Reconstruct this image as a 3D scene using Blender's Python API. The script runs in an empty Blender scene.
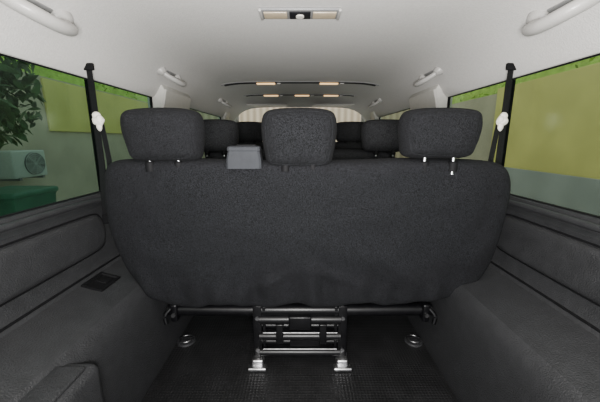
import bpy, bmesh, math, random
from mathutils import Vector, Matrix, noise
random.seed(4)
scene = bpy.context.scene
COL = scene.collection
CAMZ = 0.9
TH = math.radians(11.5)
FP = 300.0
S_, C_ = math.sin(TH), math.cos(TH)

def meas(px, py, D):
    """survey point of the photograph at a known real depth D (metres)"""
    dv = 201 - py
    Y = FP*C_ + dv*S_
    return Vector(((px-300)/Y*D, D, CAMZ + D*(-FP*S_ + dv*C_)/Y))

# ------------------------------------------------------------ materials
def mat(name, base, rough=0.6, metal=0.0, var=0.0, vscale=40, bump=0.0, bscale=200, spec=0.5, sheen=0.0, emis=None, estr=0, coat=0.0, kind='noise', bdist=.003):
    m = bpy.data.materials.new(name); m.use_nodes = True
    nt = m.node_tree; b = nt.nodes['Principled BSDF']
    b.inputs['Roughness'].default_value = rough
    b.inputs['Metallic'].default_value = metal
    b.inputs['Specular IOR Level'].default_value = spec
    b.inputs['Sheen Weight'].default_value = sheen
    b.inputs['Coat Weight'].default_value = coat
    tc = nt.nodes.new('ShaderNodeTexCoord')
    n = nt.nodes.new('ShaderNodeTexNoise'); n.inputs['Scale'].default_value = vscale
    n.inputs['Detail'].default_value = 4
    nt.links.new(tc.outputs['Object'], n.inputs['Vector'])
    r = nt.nodes.new('ShaderNodeValToRGB')
    lo = [max(0, c*(1-var)) for c in base]; hi = [min(1, c*(1+var)) for c in base]
    r.color_ramp.elements[0].position = .35; r.color_ramp.elements[1].position = .65
    r.color_ramp.elements[0].color = (*lo, 1); r.color_ramp.elements[1].color = (*hi, 1)
    nt.links.new(n.outputs['Fac'], r.inputs['Fac'])
    nt.links.new(r.outputs['Color'], b.inputs['Base Color'])
    if bump > 0:
        if kind == 'voronoi':
            t = nt.nodes.new('ShaderNodeTexVoronoi'); o = t.outputs['Distance']
            t.inputs['Randomness'].default_value = 0.0
        else:
            t = nt.nodes.new('ShaderNodeTexNoise'); o = t.outputs['Fac']
        t.inputs['Scale'].default_value = bscale
        nt.links.new(tc.outputs['Object'], t.inputs['Vector'])
        bp = nt.nodes.new('ShaderNodeBump'); bp.inputs['Strength'].default_value = bump
        bp.inputs['Distance'].default_value = bdist
        nt.links.new(o, bp.inputs['Height']); nt.links.new(bp.outputs['Normal'], b.inputs['Normal'])
    if emis:
        b.inputs['Emission Color'].default_value = (*emis, 1); b.inputs['Emission Strength'].default_value = estr
    return m

M_fab = mat('woven_fabric', (.0076, .0079, .0091), .95, var=.9, vscale=390, bump=1.0, bscale=420, spec=.14)
M_fab2 = mat('headrest_fabric', (.0076, .0079, .0090), .95, var=.9, vscale=390, bump=1.0, bscale=420, spec=.14)
M_fab3 = mat('front_row_fabric', (.020, .0205, .022), .95, var=.8, vscale=300, bump=.8, bscale=400, spec=.14)
M_plastic = mat('dark_grey_plastic', (.0190, .0194, .0207), .5, var=.12, vscale=30, bump=.8, bscale=260, spec=.4, bdist=.0025)
M_plastic2 = mat('charcoal_plastic', (.008, .0083, .0095), .7, var=.12, vscale=8, bump=.35, bscale=260, spec=.18)
M_black = mat('black_rubber', (.004, .004, .0045), .7, var=.2, bump=.1, spec=.12)
M_mat = mat('rubber_mat', (.009, .009, .0095), .45, var=.25, vscale=14, bump=1.0, bscale=85, kind='voronoi', spec=.45, bdist=.0045)
M_floor = mat('floor_liner', (.006, .006, .0065), .7, var=.3, bump=.3)
M_ceil = mat('headliner', (.565, .550, .530), .95, var=.04, vscale=120, bump=.4, bscale=220, spec=.1)
M_lgrey = mat('light_grey_plastic', (.36, .35, .335), .35, var=.03, bump=.1)
M_pillar = mat('pillar_trim_plastic', (.55, .535, .50), .5, var=.03, bump=.1)
M_mgrey = mat('mid_grey_plastic', (.026, .0275, .031), .8, var=.06, bump=.1, spec=.14)
M_lampg = mat('lamp_grey_plastic', (.20, .20, .20), .4, var=.06, bump=.1)
M_metal = mat('black_steel', (.0025, .0025, .003), .34, metal=0, var=.3, spec=.24)
M_chrome = mat('bare_steel', (.45, .45, .46), .36, metal=1.0, var=.25)
M_dsteel = mat('dull_steel', (.22, .22, .225), .38, metal=1.0, var=.25)
M_cream = mat('cream_plastic', (.66, .63, .56), .7, var=.08, bump=.5, bscale=60)
M_web = mat('belt_webbing', (.005, .005, .0055), .7, var=.4, vscale=200, bump=.5, bscale=300, spec=.2)
M_amber = mat('amber_lens', (.8, .5, .2), .3, var=.1, emis=(1, .62, .28), estr=1.3)
M_lens = mat('frosted_lens', (.36, .30, .22), .3, var=.1, emis=(1, .75, .42), estr=.12)
M_wallgrey = mat('painted_plaster_grey', (.50, .45, .35), .9, var=.10, vscale=2, bump=.4, bscale=30)
M_bluegrey = mat('plaster_blue_grey', (.34, .36, .35), .9, var=.10, vscale=2, bump=.4, bscale=30)
M_yellow = mat('painted_plaster_yellow', (.76, .69, .24), .9, var=.08, vscale=2, bump=.4, bscale=30)
M_ground = mat('bounce_paving', (.55, .54, .51), .9, var=.15, vscale=20, bump=.5, bscale=60)  # unseen yard surface, colour raised to bounce light onto the ceiling
M_acwhite = mat('ac_housing', (.50, .54, .50), .5, var=.05)
M_acdark = mat('ac_grille', (.18, .18, .18), .5, var=.1)
M_bin = mat('green_bin_plastic', (.05, .17, .10), .45, var=.15, vscale=6)
M_leafd = mat('dark_leaves', (.07, .14, .055), .6, var=.7, vscale=6)
M_leafb = mat('bright_leaves', (.54, .78, .16), .8, var=.18, vscale=7, bump=.5, bscale=18, bdist=.03)
M_bark = mat('bark', (.10, .07, .05), .9, var=.4)
M_beige = mat('beige_vertical_boards', (.80, .66, .48), .9, var=.12, vscale=3)
nt = M_beige.node_tree
wv = nt.nodes.new('ShaderNodeTexWave'); wv.inputs['Scale'].default_value = 1.6; wv.bands_direction = 'X'
tc = nt.nodes.new('ShaderNodeTexCoord'); nt.links.new(tc.outputs['Object'], wv.inputs['Vector'])
mx = nt.nodes.new('ShaderNodeMix'); mx.data_type = 'RGBA'
mx.inputs[6].default_value = (.36, .29, .22, 1); mx.inputs[7].default_value = (.56, .47, .37, 1)
nt.links.new(wv.outputs['Fac'], mx.inputs[0]); nt.links.new(mx.outputs[2], nt.nodes['Principled BSDF'].inputs['Base Color'])

def glass_mat(name, tint, refl):
    m = bpy.data.materials.new(name); m.use_nodes = True
    nt = m.node_tree; nt.nodes.clear()
    o = nt.nodes.new('ShaderNodeOutputMaterial'); mx = nt.nodes.new('ShaderNodeMixShader')
    t = nt.nodes.new('ShaderNodeBsdfTransparent'); g = nt.nodes.new('ShaderNodeBsdfGlossy')
    n = nt.nodes.new('ShaderNodeTexNoise'); n.inputs['Scale'].default_value = 1.5
    r = nt.nodes.new('ShaderNodeValToRGB')
    r.color_ramp.elements[0].color = (*[c*.95 for c in tint], 1); r.color_ramp.elements[1].color = (*tint, 1)
    nt.links.new(n.outputs['Fac'], r.inputs['Fac']); nt.links.new(r.outputs['Color'], t.inputs['Color'])
    g.inputs['Roughness'].default_value = .25; g.inputs['Color'].default_value = (.8, 1, .9, 1)
    mx.inputs['Fac'].default_value = refl
    nt.links.new(t.outputs[0], mx.inputs[1]); nt.links.new(g.outputs[0], mx.inputs[2]); nt.links.new(mx.outputs[0], o.inputs[0])
    return m
M_glassL = glass_mat('deep_green_tinted_glass', (.175, .265, .225), .085)
M_glassR = glass_mat('green_tinted_glass', (.29, .35, .295), .085)
M_wind = glass_mat('windshield_glass', (.9, .95, .92), .04)

# ------------------------------------------------------------ mesh helpers
def finish(name, bm, m, parent=None, smooth=True, ang=40, label=None):
    bmesh.ops.recalc_face_normals(bm, faces=bm.faces)
    me = bpy.data.meshes.new(name); bm.to_mesh(me); bm.free()
    xs = [v.co for v in me.vertices]
    c = Vector([(min(v[i] for v in xs)+max(v[i] for v in xs))/2 for i in range(3)])
    me.transform(Matrix.Translation(-c))
    if smooth:
        for p in me.polygons: p.use_smooth = True
        me.set_sharp_from_angle(angle=math.radians(ang))
    ms = m if isinstance(m, (list, tuple)) else [m]
    for q in ms: me.materials.append(q)
    ob = bpy.data.objects.new(name, me); COL.objects.link(ob); ob.location = c
    if parent: setpar(ob, parent)
    if label: ob['label'] = label
    return ob

def wloc(o):
    v = Vector(o.location)
    if o.parent: v = v + wloc(o.parent) + Vector(o.matrix_parent_inverse.translation)
    return v
def setpar(ob, p):
    ob.parent = p
    ob.matrix_parent_inverse = Matrix.Translation(-wloc(p))

def thing(name, loc, label, cat, group=None):
    e = bpy.data.objects.new(name, None); e.empty_display_size = .05
    e.location = loc; COL.objects.link(e)
    e['label'] = label; e['category'] = cat
    if group: e['group'] = group
    return e
def top(ob, label, cat, group=None):
    ob['label'] = label; ob['category'] = cat
    if group: ob['group'] = group
    return ob
def struct(ob, label):
    ob['kind'] = 'structure'; ob['label'] = label; ob['category'] = ob.name.split('_')[0]
    return ob

def add_box(bm, c, s, bev=0.0, rot=None, seg=3):
    r = bmesh.ops.create_cube(bm, size=1)
    vs = r['verts']
    for v in vs: v.co = Vector((v.co.x*s[0], v.co.y*s[1], v.co.z*s[2]))
    if bev > 0:
        es = list({e for v in vs for e in v.link_edges})
        rr = bmesh.ops.bevel(bm, geom=es, offset=min(bev, min(s)*.49), segments=seg, affect='EDGES', profile=.5)
        vs = list({v for f in rr['faces'] for v in f.verts} | {v for v in vs if v.is_valid})
    Mx = Matrix.Translation(Vector(c)) @ (rot.to_4x4() if rot else Matrix.Identity(4))
    for v in vs: v.co = Mx @ v.co
    return vs
def box(name, c, s, m, bev=.003, parent=None, rot=None, seg=3, label=None):
    bm = bmesh.new(); add_box(bm, c, s, bev, rot, seg)
    return finish(name, bm, m, parent, label=label)

def add_tube(bm, pts, r, seg=14, flat=1.0, cap=True, up=Vector((0, 0, 1))):
    pts = [Vector(p) for p in pts]; rings = []
    n = len(pts)
    for i, p in enumerate(pts):
        t = (pts[min(i+1, n-1)] - pts[max(i-1, 0)]).normalized()
        u = up if abs(t.dot(up)) < .95 else Vector((0, 1, 0))
        a = t.cross(u).normalized(); b = a.cross(t).normalized()
        rr = r[i] if isinstance(r, (list, tuple)) else r
        rings.append([bm.verts.new(p + a*math.cos(2*math.pi*k/seg)*rr + b*math.sin(2*math.pi*k/seg)*rr*flat) for k in range(seg)])
    for i in range(n-1):
        for k in range(seg):
            bm.faces.new((rings[i][k], rings[i][(k+1) % seg], rings[i+1][(k+1) % seg], rings[i+1][k]))
    if cap:
        bm.faces.new(rings[0]); bm.faces.new(rings[-1])
def tube(name, pts, r, m, parent=None, label=None, **k):
    bm = bmesh.new(); add_tube(bm, pts, r, **k); return finish(name, bm, m, parent, label=label)

def crom(P, per=6, closed=True):
    n = len(P); out = []
    rng = range(n) if closed else range(n-1)
    g = (lambda i: P[i % n]) if closed else (lambda i: P[max(0, min(n-1, i))])
    for i in rng:
        a, b, c, d = [Vector(g(i+k)) for k in (-1, 0, 1, 2)]
        for j in range(per):
            t = j/per
            out.append(.5*((2*b) + (c-a)*t + (2*a-5*b+4*c-d)*t*t + (3*b-3*c+d-a)*t**3))
    if not closed: out.append(Vector(P[-1]))
    return out

def pillow(name, outline, y0, T, m, parent=None, tilt=0.0, zref=0, n=9, amp=0.0, fr=5, per=6, back=1.0, label=None, crown=0.0, folds=False, seam=0):
    """upholstered cushion: closed outline (x,z), rounded edge, facing +-y"""
    P = crom([(p[0], p[1], 0) for p in outline], per)
    cx = (min(p.x for p in P)+max(p.x for p in P))/2; cz = (min(p.y for p in P)+max(p.y for p in P))/2
    S = [1, .999, .996, .992, .985, .975, .96, .94, .92, .895, .87, .855, .84, .825, .81, .77, .73, .68, .63, .57, .5, .43, .35, .26, .17, .08]
    bm = bmesh.new()
    def pos(p, s, side):
        x = cx + s*(p.x-cx); z = cz + s*(p.y-cz)
        th = T/2*(max(0, 1-s**n))**.5 * (back if side > 0 else 1)
        th += crown*(1-s*s) if side < 0 else 0
        if seam: th -= seam*math.exp(-((s-.84)/.012)**2)
        y = y0 + tilt*(z-zref) + side*th
        if amp:
            q0 = 1 - .7*s**12
            y += q0*amp*noise.noise(Vector((x*fr, side*3.1, z*fr)))
            y += q0*amp*.6*noise.noise(Vector((x*fr*3, side*7.1, z*fr*2.5)))
        if folds and side < 0:
            q = 1-s**18
            d = min(1, max(0, (0.49 - z)/.13))
            y += d*q*(.012*math.sin(x*34 + 2*math.sin(x*9)+z*8) + .007*math.sin(x*71+1))
            for (wx, wz, L, sl) in ((-.50, .72, .16, .9), (.48, .70, .16, -.8), (-.35, .45, .16, 1.2), (.36, .45, .16, -1.1), (.12, .42, .16, -.4), (-.1, .40, .14, .5)):
                dx = x-wx; dz = z-wz
                al = (dx+dz*sl)/math.sqrt(1+sl*sl); ac = (dz-dx*sl)/math.sqrt(1+sl*sl)
                y -= .013*q*math.exp(-(al/L)**2*3)*math.exp(-(ac/.018)**2)
        return Vector((x, y, z))
    def sheet(side, rim):
        prev = rim
        for s in S[1:]:
            cur = [bm.verts.new(pos(p, s, side)) for p in P]
            for k in range(len(P)):
                bm.faces.new((prev[k], prev[(k+1) % len(P)], cur[(k+1) % len(P)], cur[k]))
            prev = cur
        c = bm.verts.new(pos(Vector((cx, cz, 0)), 0, side))
        for k in range(len(P)): bm.faces.new((prev[k], prev[(k+1) % len(P)], c))
    rim = [bm.verts.new(pos(p, 1, 1)) for p in P]
    sheet(1, rim); sheet(-1, rim)
    return finish(name, bm, m, parent, ang=120, label=label)

def loft(name, sections, m, closed=False, parent=None, ang=35):
    bm = bmesh.new(); R = [[bm.verts.new(p) for p in s] for s in sections]
    for a, b in zip(R[:-1], R[1:]):
        L = len(a)
        for k in range(L if closed else L-1):
            bm.faces.new((a[k], a[(k+1) % L], b[(k+1) % L], b[k]))
    if closed: bm.faces.new(R[0]); bm.faces.new(R[-1])
    return finish(name, bm, m, parent, ang=ang)

def frame(name, x, y0, y1, z0, z1, w, th, m):
    """one-piece rectangular frame in the y-z plane"""
    bm = bmesh.new(); V = []
    for X in (x-th/2, x+th/2):
        for g in (0, w):
            V.append([bm.verts.new((X, a, b)) for a, b in ((y0+g, z0+g), (y1-g, z0+g), (y1-g, z1-g), (y0+g, z1-g))])
    o0, i0, o1, i1 = V
    for A, B in ((o0, i0), (i0, i1), (i1, o1), (o1, o0)):
        for k in range(4): bm.faces.new((A[k], A[(k+1) % 4], B[(k+1) % 4], B[k]))
    return finish(name, bm, m, smooth=False)

# ------------------------------------------------------------ SHELL
HALF = [(0, 1.331), (.12, 1.331), (.25, 1.331), (.38, 1.329), (.48, 1.325), (.56, 1.315), (.62, 1.298), (.67, 1.273), (.71, 1.243), (.74, 1.212), (.765, 1.176), (.784, 1.146), (.80, 1.13), (.825, 1.128)]
def ceil_z(x):
    x = abs(x)
    for (a, za), (b, zb) in zip(HALF[:-1], HALF[1:]):
        if x <= b: return za+(zb-za)*(x-a)/(b-a)
    return 1.128
prof = [(-x, z) for x, z in HALF[::-1]] + HALF[1:]
secs = []
for y in [-.12, .3, .8, 1.3, 1.9, 2.5, 3.0, 3.3, 3.45, 3.6]:
    dz = 0 if y < 3.1 else -(y-3.1)**2*.25
    secs.append([(x, y, max(z+dz, 1.128 if abs(x) > .79 else 0)) for x, z in prof])
struct(loft('ceiling', secs, M_ceil), 'pale grey fabric headliner curving down to the windows')

def wall_profile(y):
    t = min(1, max(0, (y-1.45)/.25)); t = t*t*(3-2*t)
    A = [(.556, 0.0), (.558, .13), (.560, .27), (.564, .335), (.573, .362), (.590, .380), (.640, .393), (.700, .407), (.740, .419), (.752, .434), (.758, .465), (.770, .560), (.778, .636), (.776, .645), (.782, .650), (.790, .655), (.794, .680), (.800, .690), (.812, .694), (.84, .690)]
    B = [(.72, 0.0), (.722, .05), (.725, .10), (.73, .2), (.735, .25), (.74, .3), (.745, .33), (.75, .37), (.752, .40), (.753, .43), (.758, .465), (.770, .560), (.778, .636), (.776, .645), (.782, .650), (.790, .655), (.794, .680), (.800, .690), (.812, .694), (.84, .690)]
    return [(a[0]+(b[0]-a[0])*t, a[1]+(b[1]-a[1])*t) for a, b in zip(A, B)]
YS = [-.12, .2, .5, .8, 1.1, 1.4, 1.45, 1.5, 1.55, 1.6, 1.65, 1.7, 2.2, 2.8, 3.4, 4.0]
for sgn, nm in ((-1, 'wall_left'), (1, 'wall_right')):
    ob = loft(nm, [[(sgn*x, y, z) for x, z in wall_profile(y)] for y in YS], M_plastic, ang=30)
    struct(ob, 'dark grey plastic side trim with ledge over the wheel arch')
struct(box('floor', (0, 1.9, -.02), (1.5, 4.1, .04), M_floor, 0), 'dark vehicle floor')
mat_ob = box('floor_mat', (0, .72, .005), (1.10, 1.62, .010), M_mat, .003)
top(mat_ob, 'black ribbed rubber mat covering the load area floor', 'mat')

WIN = [(-.10, 1.232), (1.242, 1.72), (2.12, 3.18), (3.34, 3.95)]
k = 1; tr = 1
for sgn in (-1, 1):
    for (a, b) in WIN:
        x = .822*sgn
        bm = bmesh.new()
        bm.faces.new([bm.verts.new(p) for p in ((x, a, .69), (x, b, .69), (x, b, 1.132), (x, a, 1.132))])
        struct(finish('window_%d' % k, bm, M_glassL if sgn < 0 else M_glassR, smooth=False), 'green tinted side window pane')
        k += 1
        struct(frame('trim_%d' % tr, .814*sgn, a, b, .689, 1.134, .007, .012, M_black), 'black rubber window seal'); tr += 1
    for (a, b, m, lab, ins) in ((1.230, 1.244, M_black, 'slim black window pillar', None), (1.72, 2.12, M_pillar, 'broad cream grey roof pillar trim', .018), (3.18, 3.34, M_pillar, 'light grey door pillar trim', 0)):
        bev = .010
        if ins is None:
            pr = [(.815, .69), (.806, .75), (.806, .95), (.804, 1.08), (.803, 1.12), (.806, 1.130), (.835, 1.13), (.835, .69)]; ins = 0; bev = .003
        else:
            pr = [(.795, .69), (.782, .75), (.778, .95), (.770, 1.08), (.748, 1.17), (.76, 1.21), (.835, 1.13), (.835, .69)]
        ss = []
        for y, o in ((a, bev), (a+bev, 0), (b-bev, 0), (b, bev)):
            ss.append([(sgn*(x+(o-ins if i < 5 else 0)), y, z) for i, (x, z) in enumerate(pr)])
        struct(loft('trim_%d' % tr, ss, m, closed=True), lab); tr += 1

def zx(z): return .758 + (z-.465)/(.636-.465)*.020
def contour_panel(sgn):
    """moulded arm-rest shaped panel: outline in (y,z) with a swept front end"""
    base = [(-.10, .492), (.4, .492), (.8, .493), (1.02, .495), (1.09, .502), (1.115, .525), (1.125, .570), (1.118, .605), (1.09, .620), (1.0, .624), (.7, .623), (.4, .621), (-.10, .618)]
    P = crom([(p[0], p[1], 0) for p in base], 5)
    cy = .5; cz = .557
    bm = bmesh.new(); prev = None
    for inset, h in ((0, -.004), (0, .006), (.004, .012), (.010, .0155), (.018, .017)):
        cur = []
        for p in P:
            d = Vector((p.x-cy, p.y-cz))
            yy = p.x - (inset if d.x > .45 else 0)*min(1, max(0, (p.x-.95)/.1)); zz = p.y - inset*(1 if d.y > 0 else -1)*min(1, abs(d.y)/.03)
            cur.append(bm.verts.new((sgn*(zx(zz)-h), yy, zz)))
        if prev:
            for k in range(len(P)): bm.faces.new((prev[k], prev[(k+1) % len(P)], cur[(k+1) % len(P)], cur[k]))
        prev = cur
    bm.faces.new(prev)
    return bm
for sgn in (-1, 1):
    struct(finish('trim_%d' % tr, contour_panel(sgn), M_plastic, ang=30), 'raised arm-rest shaped panel moulded in side trim'); tr += 1
    bm = bmesh.new()
    add_tube(bm, [(sgn*(zx(z)+.0005), y, z) for y, z in [(p.x, p.y) for p in crom([(-.10, .487, 0), (.4, .487, 0), (.8, .488, 0), (1.03, .490, 0), (1.10, .497, 0), (1.123, .522, 0), (1.132, .570, 0), (1.124, .610, 0), (1.094, .626, 0), (1.0, .629, 0), (.7, .628, 0), (.4, .626, 0), (-.10, .623, 0)], 5, False)]], .0032)
    struct(finish('trim_%d' % tr, bm, M_black), 'dark seam gap around the moulded panel'); tr += 1
    bm = bmesh.new()
    add_tube(bm, crom([(sgn*.765, 0, .668), (sgn*.772, .5, .672), (sgn*.776, 1.0, .675), (sgn*.78, 1.18, .66), (sgn*.775, 1.2, .60)], 6, False), .010)
    struct(finish('trim_%d' % tr, bm, M_plastic), 'rolled upper edge of the side trim'); tr += 1
    bm = bmesh.new()
    add_tube(bm, crom([(sgn*.750, -.05, .431), (sgn*.750, .5, .431), (sgn*.750, 1.0, .431), (sgn*.750, 1.2, .431)], 6, False), .004)
    struct(finish('trim_%d' % tr, bm, M_black), 'dark seam line above the wheel arch ledge'); tr += 1
struct(box('trim_%d' % tr, (-.560, .355, .183), (.13, .60, .36), M_plastic, .022, seg=4), 'rounded grey cover on the wheel arch side'); tr += 1
struct(box('trim_%d' % tr, (-.562, .350, .365), (.100, .55, .012), M_plastic, .005), 'raised lid of wheel arch cover'); tr += 1

# windshield, cowl, front
bm = bmesh.new()
bm.faces.new([bm.verts.new(p) for p in ((-.80, 4.15, .75), (.80, 4.15, .75), (.70, 3.58, 1.25), (-.70, 3.58, 1.25))])
struct(finish('window_9', bm, M_wind, smooth=False), 'sloping front windshield')
for sgn in (-1, 1):
    bm = bmesh.new(); add_tube(bm, [(sgn*.83, 4.16, .70), (sgn*.79, 3.85, 1.0), (sgn*.74, 3.60, 1.22)], .035)
    struct(finish('trim_%d' % tr, bm, M_pillar), 'light grey windshield pillar'); tr += 1
struct(box('wall_front', (0, 4.1, .33), (1.62, .06, .78), M_plastic2, .01), 'bulkhead under the windshield')

dash = thing('dashboard', (0, 3.8, .45), 'dark grey dashboard below the windshield', 'dashboard')
box('body', (0, 3.88, .62), (1.46, .36, .34), M_plastic2, .06, dash)
box('instrument_hood', (-.40, 3.80, .80), (.34, .18, .08), M_plastic2, .035, dash)
sw = thing('steering_wheel', (-.40, 3.50, .75), 'black steering wheel behind the driver seat', 'steering wheel')
rt = Matrix.Rotation(math.radians(62), 3, 'X'); WC = Vector((-.40, 3.48, .80))
bm = bmesh.new()
add_tube(bm, [WC + rt @ Vector((.18*math.cos(a), .18*math.sin(a), 0)) for a in [2*math.pi*i/32 for i in range(33)]], .014, cap=False); finish('rim', bm, M_black, sw)
bm = bmesh.new()
for a in (0, 3.14, 4.71): add_tube(bm, [WC, WC + rt @ Vector((.18*math.cos(a), .18*math.sin(a), 0))], .015)
add_tube(bm, [WC + Vector((0, -.01, .005)), WC + Vector((0, .12, -.06))], .045)
finish('hub', bm, M_black, sw)
rm = thing('rear_view_mirror', (0, 3.54, 1.22), 'black interior mirror at the windshield', 'mirror')
box('housing', (0, 3.52, 1.185), (.22, .03, .06), M_black, .015, rm)
tube('stem', [(0, 3.53, 1.19), (0, 3.57, 1.25)], .008, M_black, rm)
for sgn in (-1, 1):
    sv = box('sun_visor', (sgn*.36, 3.42, 1.272), (.44, .16, .018), M_lgrey, .008)
    top(sv, 'light grey sun visor folded against the headliner', 'sun visor', 'sun visors above the windshield')

# ------------------------------------------------------------ rear bench seat
bench = thing('bench_seat', (0, 1.1, 0), 'rear three-seat bench in charcoal woven fabric on black metal frame', 'seat')
out = [(108,167),(115,161),(130,159),(160,158),(190,158),(215,159),(262,160),(300,160),(340,160),(375,159),(400,158),(460,159),(488,161),(500,164),(507,172),(508,188),(503,212),(495,242),(484,268),(468,286),(443,296),(415,299),(390,303),(360,300),(330,305),(312,303),(290,301),(265,305),(240,302),(215,301),(192,305),(165,299),(147,289),(130,268),(116,240),(108,208),(106,182)]
O = []
for px, py in out:
    D = .955 + .09*(py-160)/145
    v = meas(px, py, D+.035); O.append((v.x, v.z))
pillow('backrest', O, 1.045, .13, M_fab, bench, tilt=-.16, zref=.57, n=26, amp=.015, fr=4.5, per=8, crown=.004, folds=True)
box('seat_cushion', (0, 1.36, .37), (1.10, .52, .15), M_fab, .05, bench, seg=5)
box('seat_pan', (0, 1.34, .278), (1.04, .46, .03), M_metal, .008, bench)

def headrest(par, cx, D, z0, z1, hw, T, m, posts=True, gap=0.0):
    h = z1-z0; z0b = z0+gap; hb = z1-z0b
    o = [(cx-hw*.85, z0b+.05*hb), (cx-hw*.93, z0b+.25*hb), (cx-hw*.985, z0b+.50*hb), (cx-hw*.99, z0b+.74*hb), (cx-hw*.89, z0b+.92*hb), (cx-hw*.58, z1-.015*h), (cx, z1+.005*h), (cx+hw*.58, z1-.015*h),
         (cx+hw*.89, z0b+.92*hb), (cx+hw*.99, z0b+.74*hb), (cx+hw*.985, z0b+.50*hb), (cx+hw*.93, z0b+.25*hb), (cx+hw*.85, z0b+.05*hb), (cx+hw*.58, z0b-.02*h), (cx, z0b-.025*h), (cx-hw*.58, z0b-.02*h)]
    hr = pillow('headrest', o, D, T, m, par, tilt=-.10, zref=z0, n=4.6, amp=.004, fr=14, per=5, crown=.006, seam=.003)
    if posts:
        for s in (-1, 1):
            x = cx+s*hw*.36
            tube('headrest_post', [(x, D-.032, z0-.045), (x, D-.032, z0b+.03)], .0055, M_chrome, hr, seg=10, label='chrome post')
            tube('post_collar', [(x, D-.032, z0-.035), (x, D-.032, z0-.006), (x, D-.032, z0-.003)], [.015, .014, .011], M_black, hr)
    return hr
for px0, px1, gp in ((119, 201, -.003), (260, 338, -.022), (402, 484, .008)):
    a = meas(px0, 135, .94); b = meas(px1, 135, .94)
    headrest(bench, (a.x+b.x)/2, .985, meas(300, 160, .96).z, meas(300, 107, .94).z, (b.x-a.x)/2, .135, M_fab2, gap=gp)
o = meas(246, 160, .98)
ss = []
for z, hw, y0, y1 in ((.812, .054, .935, .985), (.840, .054, .935, .985), (.866, .049, .937, .983), (.868, .051, .935, .985), (.878, .050, .937, .983), (.882, .046, .944, .976)):
    c = .006
    ss.append([(o.x-hw+c, y0, z), (o.x+hw-c, y0, z), (o.x+hw, y0+c, z), (o.x+hw, y1-c, z), (o.x+hw-c, y1, z), (o.x-hw+c, y1, z), (o.x-hw, y1-c, z), (o.x-hw, y0+c, z)])
loft('belt_outlet', ss, M_mgrey, closed=True, parent=bench, ang=30)
box('belt_slot_cover', (o.x+.006, .960, .883), (.06, .016, .006), M_black, .002, bench)
# frame
tube('crossbar', [(-.52, 1.085, .240), (-.2, 1.085, .238), (.2, 1.085, .238), (.52, 1.085, .240)], .024, M_metal, bench)
tube('crossbar', [(-.47, 1.13, .200), (.47, 1.13, .200)], .014, M_metal, bench)
for s in (-1, 1):
    box('side_bracket', (s*.490, 1.09, .240), (.028, .08, .075), M_metal, .008, bench)
    tube('bolt', [(s*.490, 1.044, .235), (s*.490, 1.052, .235)], .008, M_dsteel, bench)
    bm = bmesh.new(); add_tube(bm, crom([(s*.50, 1.06, .26), (s*.520, 1.045, .235), (s*.515, 1.04, .205)], 5, False), .008)
    finish('release_lever', bm, M_metal, bench)
    bm = bmesh.new()
    add_box(bm, (s*.168, 1.10, .145), (.010, .075, .245), .003)
    add_box(bm, (s*.168, 1.065, .150), (.034, .008, .23), .002)
    finish('leg', bm, M_metal, bench)
    box('leg_brace', (s*.142, 1.090, .150), (.012, .055, .225), M_metal, .002, bench)
    bm = bmesh.new()
    add_box(bm, (s*.168, 1.075, .030), (.046, .085, .034), .008)
    add_box(bm, (s*.168, 1.030, .019), (.072, .032, .014), .005)
    finish('foot', bm, M_chrome, bench, label='bare metal floor latch')
    for z, r in ((.075, .009), (.215, .008)):
        tube('bolt', [(s*.168, 1.056, z), (s*.168, 1.064, z)], r, M_dsteel, bench)
for z, r, y in ((.205, .020, 1.07), (.170, .014, 1.085), (.138, .017, 1.06), (.102, .014, 1.08), (.066, .017, 1.06)):
    tube('cross_tube', [(-.16, y, z), (.16, y, z)], r, M_metal, bench)
box('cross_plate', (0, 1.10, .138), (.29, .02, .18), M_metal, .006, bench)
for z in (.160, .088): tube('release_rod', [(-.145, 1.048, z), (.145, 1.048, z)], .0028, M_dsteel, bench, label='thin bright steel rod')
box('hinge', (.0, 1.062, .20), (.09, .03, .055), M_metal, .006, bench)
for x in (-.08, .09): box('hinge', (x, 1.058, .155), (.03, .03, .085), M_metal, .004, bench)
box('latch_plate', (.02, 1.058, .114), (.12, .012, .040), M_metal, .004, bench)

# ------------------------------------------------------------ other seats
b2 = thing('bench_seat', (0, 2.05, 0), 'second-row charcoal fabric bench with three headrests', 'seat')
o2 = [(-.61, .79), (-.58, .83), (-.3, .84), (0, .842), (.3, .84), (.58, .83), (.61, .79), (.62, .6), (.60, .42), (.55, .36), (.2, .35), (-.2, .35), (-.55, .36), (-.60, .42), (-.62, .6)]
pillow('backrest', o2, 1.99, .14, M_fab3, b2, tilt=-.16, zref=.57, n=14, amp=.006, crown=.01)
box('seat_cushion', (0, 2.29, .37), (1.12, .5, .16), M_fab3, .05, b2)
for x in (-.52, 0, .52): headrest(b2, x, 1.90, .845, 1.022, .145, .14, M_fab3, gap=-.015)
for s in (-1, 1):
    bm = bmesh.new()
    add_box(bm, (s*.3, 2.23, .02), (.05, .45, .04), .008); add_box(bm, (s*.3, 2.07, .16), (.03, .05, .27), .006); add_box(bm, (s*.3, 2.42, .16), (.03, .05, .27), .006)
    finish('leg', bm, M_metal, b2)
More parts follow.
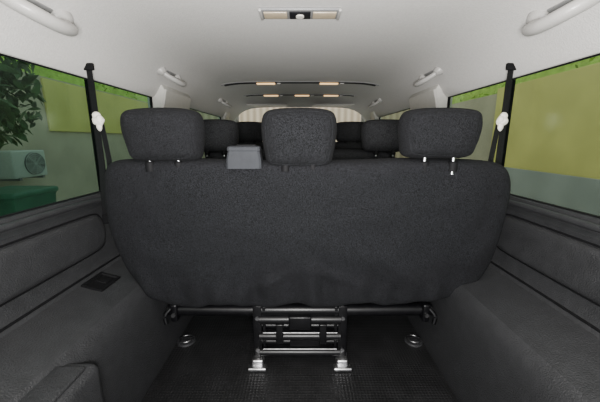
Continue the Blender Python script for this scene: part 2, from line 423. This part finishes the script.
for s in (-1, 1):
    fs = thing('front_seat', (s*.45, 3.0, 0), ('charcoal fabric driver seat facing the steering wheel' if s < 0 else 'charcoal fabric front passenger seat'), 'seat', 'front seats')
    c = s*.46
    o3 = [(c-.20, .86), (c-.12, .885), (c, .89), (c+.12, .885), (c+.20, .86), (c+.235, .75), (c+.245, .6), (c+.23, .45), (c+.18, .38), (c, .37), (c-.18, .38), (c-.23, .45), (c-.245, .6), (c-.235, .75)]
    pillow('backrest', o3, 2.82, .13, M_fab3, fs, tilt=-.18, zref=.6, n=9, crown=.01)
    box('seat_cushion', (c, 3.08, .40), (.48, .46, .15), M_fab3, .05, fs)
    headrest(fs, c, 2.77, .900, 1.060, .150, .11, M_fab3, gap=-.015)
    box('seat_base', (c, 3.08, .165), (.40, .40, .33), M_plastic2, .02, fs)

# ------------------------------------------------------------ seat belts
for sgn in (-1, 1):
    bt = thing('seat_belt', (sgn*.77, 1.17, .60), 'black seat belt on window pillar with %s cream belt guide' % ('knotted' if sgn < 0 else 'hanging'), 'seat belt', 'rear seat belts')
    def strap(name, pts, w=.020, th=.0012):
        bm = bmesh.new(); d = Vector((1, sgn*.35, 0)).normalized()
        nrm = d.cross(Vector((0, 0, 1))).normalized()
        ws = w if isinstance(w, (list, tuple)) else [w]*len(pts)
        secs = [[bm.verts.new(Vector(p)+d*ww*a+nrm*th*b) for a, b in ((-1, -1), (1, -1), (1, 1), (-1, 1))] for p, ww in zip(pts, ws)]
        for A, B in zip(secs[:-1], secs[1:]):
            for k in range(4): bm.faces.new((A[k], A[(k+1) % 4], B[(k+1) % 4], B[k]))
        bm.faces.new(secs[0]); bm.faces.new(secs[-1])
        return finish(name, bm, M_web, bt)
    strap('webbing', [(sgn*.768, 1.165, 1.165), (sgn*.764, 1.165, 1.0), (sgn*.757, 1.15, .8), (sgn*.745, 1.12, .68), (sgn*.738, 1.105, .60)], [.0135, .0135, .0145, .015, .015])
    strap('webbing', [(sgn*.738, 1.150, .965), (sgn*.716, 1.125, .895), (sgn*.698, 1.105, .83), (sgn*.702, 1.105, .72), (sgn*.716, 1.105, .61)], [.011, .012, .012, .012, .012])
    bm = bmesh.new()
    cx, cy, cz = sgn*.733, 1.125, .968
    def blob(c, r, sc=(1, 1, 1)):
        q = bmesh.ops.create_icosphere(bm, subdivisions=3, radius=r)
        for v in q['verts']:
            d = v.co.copy(); nn = noise.noise(d*70+Vector(c)*9)*.22
            v.co = Vector((d.x*sc[0], d.y*sc[1], d.z*sc[2]))*(1+nn) + Vector(c)
    blob((cx, cy, cz), .018, (1.15, .7, 1.0))
    blob((cx+sgn*.004, cy, cz+.017), .013, (1.1, .7, 1.1))
    blob((cx-sgn*.008, cy-.004, cz+.004), .013, (.9, .8, 1.2))
    blob((cx-sgn*.002, cy, cz-.019), .011, (.9, .7, 1.5))
    finish('belt_guide', bm, M_cream, bt, label='crumpled off-white belt guide')
    box('upper_guide', (sgn*.768, 1.162, 1.160), (.040, .012, .024), M_black, .003, bt)
    box('lower_anchor', (sgn*.725, 1.105, .605), (.05, .012, .035), M_black, .005, bt)

# ------------------------------------------------------------ grab handles
def handle(sgn, y0, y1, lab, mr=.034, gr=.018, up=0):
    h = thing('grab_handle', (sgn*.70, (y0+y1)/2, 1.25), lab, 'grab handle', 'ceiling grab handles')
    Pp = crom([(sgn*.706, y0+.01, 1.250), (sgn*.688, y0+.016, 1.228), (sgn*.654, y0+.045, 1.206), (sgn*.640, (y0+y1)/2, 1.197), (sgn*.654, y1-.045, 1.206), (sgn*.688, y1-.016, 1.228), (sgn*.706, y1-.01, 1.250)], 6, False)
    n = len(Pp)
    rr = [gr - .12*gr*math.sin(math.pi*i/(n-1)) for i in range(n)]
    bm = bmesh.new(); add_tube(bm, Pp, rr, seg=18, flat=.8); finish('grip', bm, M_lgrey, h)
    for y in (y0+.004, y1-.004):
        bm = bmesh.new()
        add_tube(bm, [(sgn*.722, y, 1.262), (sgn*.708, y, 1.250), (sgn*.700, y, 1.243), (sgn*.690, y, 1.234), (sgn*.686, y, 1.230)], [mr, mr*.98, mr*.88, mr*.62, mr*.3], seg=24)
        finish('mount', bm, M_lgrey, h)
    rot = Matrix.Rotation(sgn*math.radians(38), 3, 'Y')
    box('recess', (sgn*.7015, (y0+y1)/2, 1.2475), (.030, (y1-y0)*.55, .006), M_lampg, .003, h, rot)
for sgn in (-1, 1):
    handle(sgn, .77, .975, 'light grey plastic grab handle over the load area', .040, .024)
    handle(sgn, 1.62, 1.82, 'light grey plastic grab handle beside roof pillar trim', .028, .018)
    handle(sgn, 2.75, 2.98, 'light grey plastic grab handle over the driver row', .026, .016)

# ------------------------------------------------------------ ceiling lamp
lp = thing('ceiling_lamp', (0, 1.14, 1.328), 'grey dome light with two lenses and round switch', 'lamp')
zc = 1.331
box('housing', (0, 1.14, zc-.004), (.275, .080, .010), M_lampg, .004, lp)
for s in (-1, 1):
    box('lens', (s*.084, 1.14, zc-.010), (.080, .050, .006), M_lens, .003, lp, label='frosted amber-grey lens')
    box('end_cap', (s*.134, 1.14, zc-.008), (.010, .082, .010), M_lgrey, .003, lp)
box('switch_panel', (0, 1.14, zc-.010), (.072, .058, .006), M_plastic2, .003, lp)
tube('switch', [(0, 1.14, zc-.011), (0, 1.14, zc-.017)], .014, M_cream, lp, seg=24)

# ------------------------------------------------------------ roof vent strips with reading lamps
def strip(y, hw, lamps):
    st = thing('roof_vent', (0, y, 1.328), 'dark narrow roof air vent strip with small amber reading lamps', 'air vent', 'roof vent strips')
    xs = [-hw+2*hw*i/30 for i in range(31)]
    ss = [[(x, y+dy, ceil_z(x)+dz) for dy, dz in ((-.022, 0), (-.018, -.007), (.018, -.007), (.022, 0))] for x in xs]
    loft('vent_slot', ss, M_plastic2, closed=True, parent=st)
    ss = [[(x, y+dy, ceil_z(x)+dz) for dy, dz in ((-.04, .002), (-.037, -.004), (-.024, -.004), (-.024, .002))] for x in [-hw-.02+2*(hw+.02)*i/30 for i in range(31)]]
    loft('bezel', ss, M_lampg, closed=True, parent=st)
    for x in lamps:
        box('reading_lamp', (x, y, ceil_z(x)-.010), (.14, .036, .012), M_amber, .005, st)
        box('lamp_switch', (x+.10, y, ceil_z(x)-.010), (.03, .03, .010), M_lgrey, .004, st)
strip(2.42, .575, (-.26, .22))
strip(3.05, .52, (-.28, .02, .30))

# ------------------------------------------------------------ load area fittings
for sgn in (-1, 1):
    X = sgn*.512
    t = thing('tie_down_ring', (X, 1.22, .01), 'dull metal lashing ring in black floor cup', 'tie down ring', 'floor lashing rings')
    tube('cup', [(X, 1.20, .010), (X, 1.20, .018), (X, 1.20, .018)], [.040, .038, .034], M_plastic, t, seg=24)
    bm = bmesh.new()
    add_tube(bm, [Vector((X+.025*math.cos(a), 1.20+.025*math.sin(a), .023)) for a in [2*math.pi*i/24 for i in range(25)]], .0045, cap=False)
    finish('ring', bm, M_dsteel, t)
    tube('hinge_pin', [(X-.03, 1.205, .024), (X+.03, 1.205, .024)], .006, M_black, t)
ch = thing('power_socket', (-.74, 1.0, .44), 'black framed accessory socket recessed in the side trim', 'socket')
rot = Matrix.Rotation(math.radians(15), 3, 'Y')
c = Vector((-.700, .98, .409)); nn = rot @ Vector((0, 0, 1))
bm = bmesh.new(); V = []
for s0, s1, h in ((.036, .052, -.002), (.036, .052, .006), (.029, .045, .006), (.027, .042, .001)):
    V.append([bm.verts.new(c + rot @ Vector((a*s0, b*s1, h))) for a, b in ((-1, -1), (1, -1), (1, 1), (-1, 1))])
for A, B in zip(V[:-1], V[1:]):
    for q in range(4): bm.faces.new((A[q], A[(q+1) % 4], B[(q+1) % 4], B[q]))
bm.faces.new(V[-1]); bm.faces.new(V[0])
finish('pocket', bm, M_black, ch, smooth=False)
box('flap', c+nn*.003+Vector((0, .014, 0)), (.040, .044, .004), M_black, .002, ch, rot)

# ------------------------------------------------------------ OUTSIDE
struct(box('ground', (0, 6, -.45), (60, 60, .1), M_ground, 0), 'unseen paved yard, kept pale to bounce light into the vehicle')
def slab(nm, c, s, m, lab): return struct(box(nm, c, s, m, .01), lab)
slab('wall_yard_left', (-4.1, 6.0, .735), (.2, 18, 2.27), M_wallgrey, 'grey plastered yard wall')
slab('trim_90', (-3.98, 8.9, 1.44), (.04, 8, .80), M_yellow, 'yellow painted upper band of yard wall')
slab('wall_yard_right', (3.6, 1.6, .695), (.2, 8.0, 2.19), M_yellow, 'yellow plastered yard wall')
slab('trim_91', (3.48, 1.6, .0), (.04, 8.0, .90), M_bluegrey, 'blue-grey lower band of the yard wall')  # blue-grey strip across the lower part of the yellow wall
slab('wall_yard_right_rear', (3.65, 10.6, .66), (.2, 10, 2.12), M_wallgrey, 'grey-green plastered yard wall')
slab('wall_yard_front', (0, 9.5, 1.1), (8, .2, 3), M_beige, 'beige boarded house front ahead of the vehicle')

ac = thing('air_conditioner', (-3.8, 4.05, .3), 'white outdoor air conditioning unit on the yard wall', 'air conditioner')
AY, AZ = 4.12, .58
box('housing', (-3.83, AY, AZ), (.30, .52, .36), M_acwhite, .02, ac)
bm = bmesh.new()
for i in range(6):
    R = .025+.025*i
    add_tube(bm, [Vector((-3.66, AY+.06+R*math.cos(a), AZ+R*math.sin(a))) for a in [2*math.pi*j/32 for j in range(33)]], .004, seg=6, cap=False)
for i in range(8):
    a = math.pi*i/4; add_tube(bm, [(-3.66, AY+.06, AZ), (-3.66, AY+.06+.15*math.cos(a), AZ+.15*math.sin(a))], .004, seg=6)
finish('fan_grille', bm, M_acwhite, ac)
tube('fan_opening', [(-3.68, AY+.06, AZ), (-3.666, AY+.06, AZ)], .155, M_acdark, ac, seg=32)
for y in (AY-.18, AY+.18): box('bracket', (-3.85, y, AZ-.19), (.34, .04, .04), M_acdark, .005, ac)
bx, by = -3.2, 3.28
wb = thing('wheelie_bin', (bx, by, -.4), 'green plastic wheeled rubbish bin by the yard wall', 'bin')
secs = [[(bx+a*w, by+b*w, z) for a, b in ((-1, -1), (1, -1), (1, 1), (-1, 1))] for z, w in ((-.36, .22), (.0, .25), (.28, .27), (.30, .28))]
loft('body', secs, M_bin, closed=True, parent=wb)
box('lid', (bx, by, .33), (.60, .60, .07), M_bin, .03, wb)
for s in (-1, 1): tube('wheel', [(bx+s*.16, by+.25, -.305), (bx+s*.22, by+.25, -.305)], .095, M_black, wb, seg=20)

def leaves(name, cen, rad, n, m, par=None, sz=.09):
    bm = bmesh.new()
    for i in range(n):
        while True:
            d = Vector((random.uniform(-1, 1), random.uniform(-1, 1), random.uniform(-1, 1)))
            if d.length < 1: break
        p = Vector(cen)+Vector((d.x*rad[0], d.y*rad[1], d.z*rad[2]))
        q = Matrix.Rotation(random.uniform(0, 6.28), 3, 'Z') @ Matrix.Rotation(random.uniform(-1.2, 1.2), 3, 'X') @ Matrix.Rotation(random.uniform(-.8, .8), 3, 'Y')
        s = sz*random.uniform(.6, 1.3)
        vs = [bm.verts.new(p + q @ Vector(v)*s) for v in ((0, -1, 0), (.35, -.3, .08), (.3, .4, .05), (0, 1, -.1), (-.3, .4, .05), (-.35, -.3, .08))]
        bm.faces.new(vs)
    o = finish(name, bm, m, par, smooth=False); o['kind'] = 'stuff'; return o
tre = thing('tree', (-3.1, 2.9, -.4), 'leafy dark green shrub tree beside the yard wall', 'tree')
leaves('foliage', (-3.1, 2.80, 1.44), (.58, .72, .70), 1200, M_leafd, tre, .085)
bm = bmesh.new(); add_tube(bm, [(-3.1, 2.8, -.4), (-3.08, 2.8, .3), (-3.12, 2.75, .9), (-3.1, 2.7, 1.5)], [.05, .04, .035, .02])
for a in range(5): add_tube(bm, [(-3.1, 2.77, .7+.1*a), (-3.1+.4*math.cos(a*1.3), 2.77+.5*math.sin(a*1.3), 1.2+.12*a)], [.02, .006])
finish('trunk', bm, M_bark, tre)
for sgn in (-1, 1):
    he = thing('hedge', (sgn*4.5, 5, -.4), 'bright green clipped hedge rising over the yard wall', 'hedge', 'hedges over the yard walls')
    ss = []
    for i in range(80):
        y = -2 + 15*i/79
        ring = []
        for j, (dx, z) in enumerate(((.30, -.3), (.34, .8), (.36, 1.6), (.34, 2.2), (.28, 2.55), (0, 2.68), (-.28, 2.55), (-.34, 2.2), (-.36, 1.6), (-.34, .8), (-.30, -.3))):
            q = noise.noise(Vector((y*1.7, dx*3+sgn*5, z*1.7)))*.05
            ring.append((sgn*4.6+dx+q, y, z+q*.6))
        ss.append(ring)
    ob = loft('hedge_body', ss, M_leafb, closed=True, parent=he, ang=60)
    leaves('foliage', (sgn*4.5, 5.0, 1.9), (.42, 8.5, .80), 3000, M_leafb, he, .06)

# ------------------------------------------------------------ light
w = bpy.data.worlds.new('World'); scene.world = w; w.use_nodes = True
nt = w.node_tree; bg = nt.nodes['Background']
bg.inputs['Color'].default_value = (.95, .96, 1.0, 1); bg.inputs['Strength'].default_value = 2.0
su = bpy.data.lights.new('sun', 'SUN'); su.energy = 1.2; su.angle = .4; su.color = (1, .95, .85)
so = bpy.data.objects.new('sun', su); so.rotation_euler = (math.radians(48), 0, math.radians(-15)); COL.objects.link(so)
fl = bpy.data.lights.new('flash', 'AREA'); fl.energy = 53; fl.size = .20; fl.color = (1, .985, .965)
fo = bpy.data.objects.new('flash', fl); fo.location = (0, -.06, .84); fo.rotation_euler = (math.radians(113), 0, 0); COL.objects.link(fo)

cam = bpy.data.cameras.new('camera'); cam.lens = 18; cam.sensor_width = 36; cam.clip_start = .01
co = bpy.data.objects.new('camera', cam); co.location = (0, 0, CAMZ); co.rotation_euler = (math.radians(90)-TH, 0, 0)
COL.objects.link(co); scene.camera = co
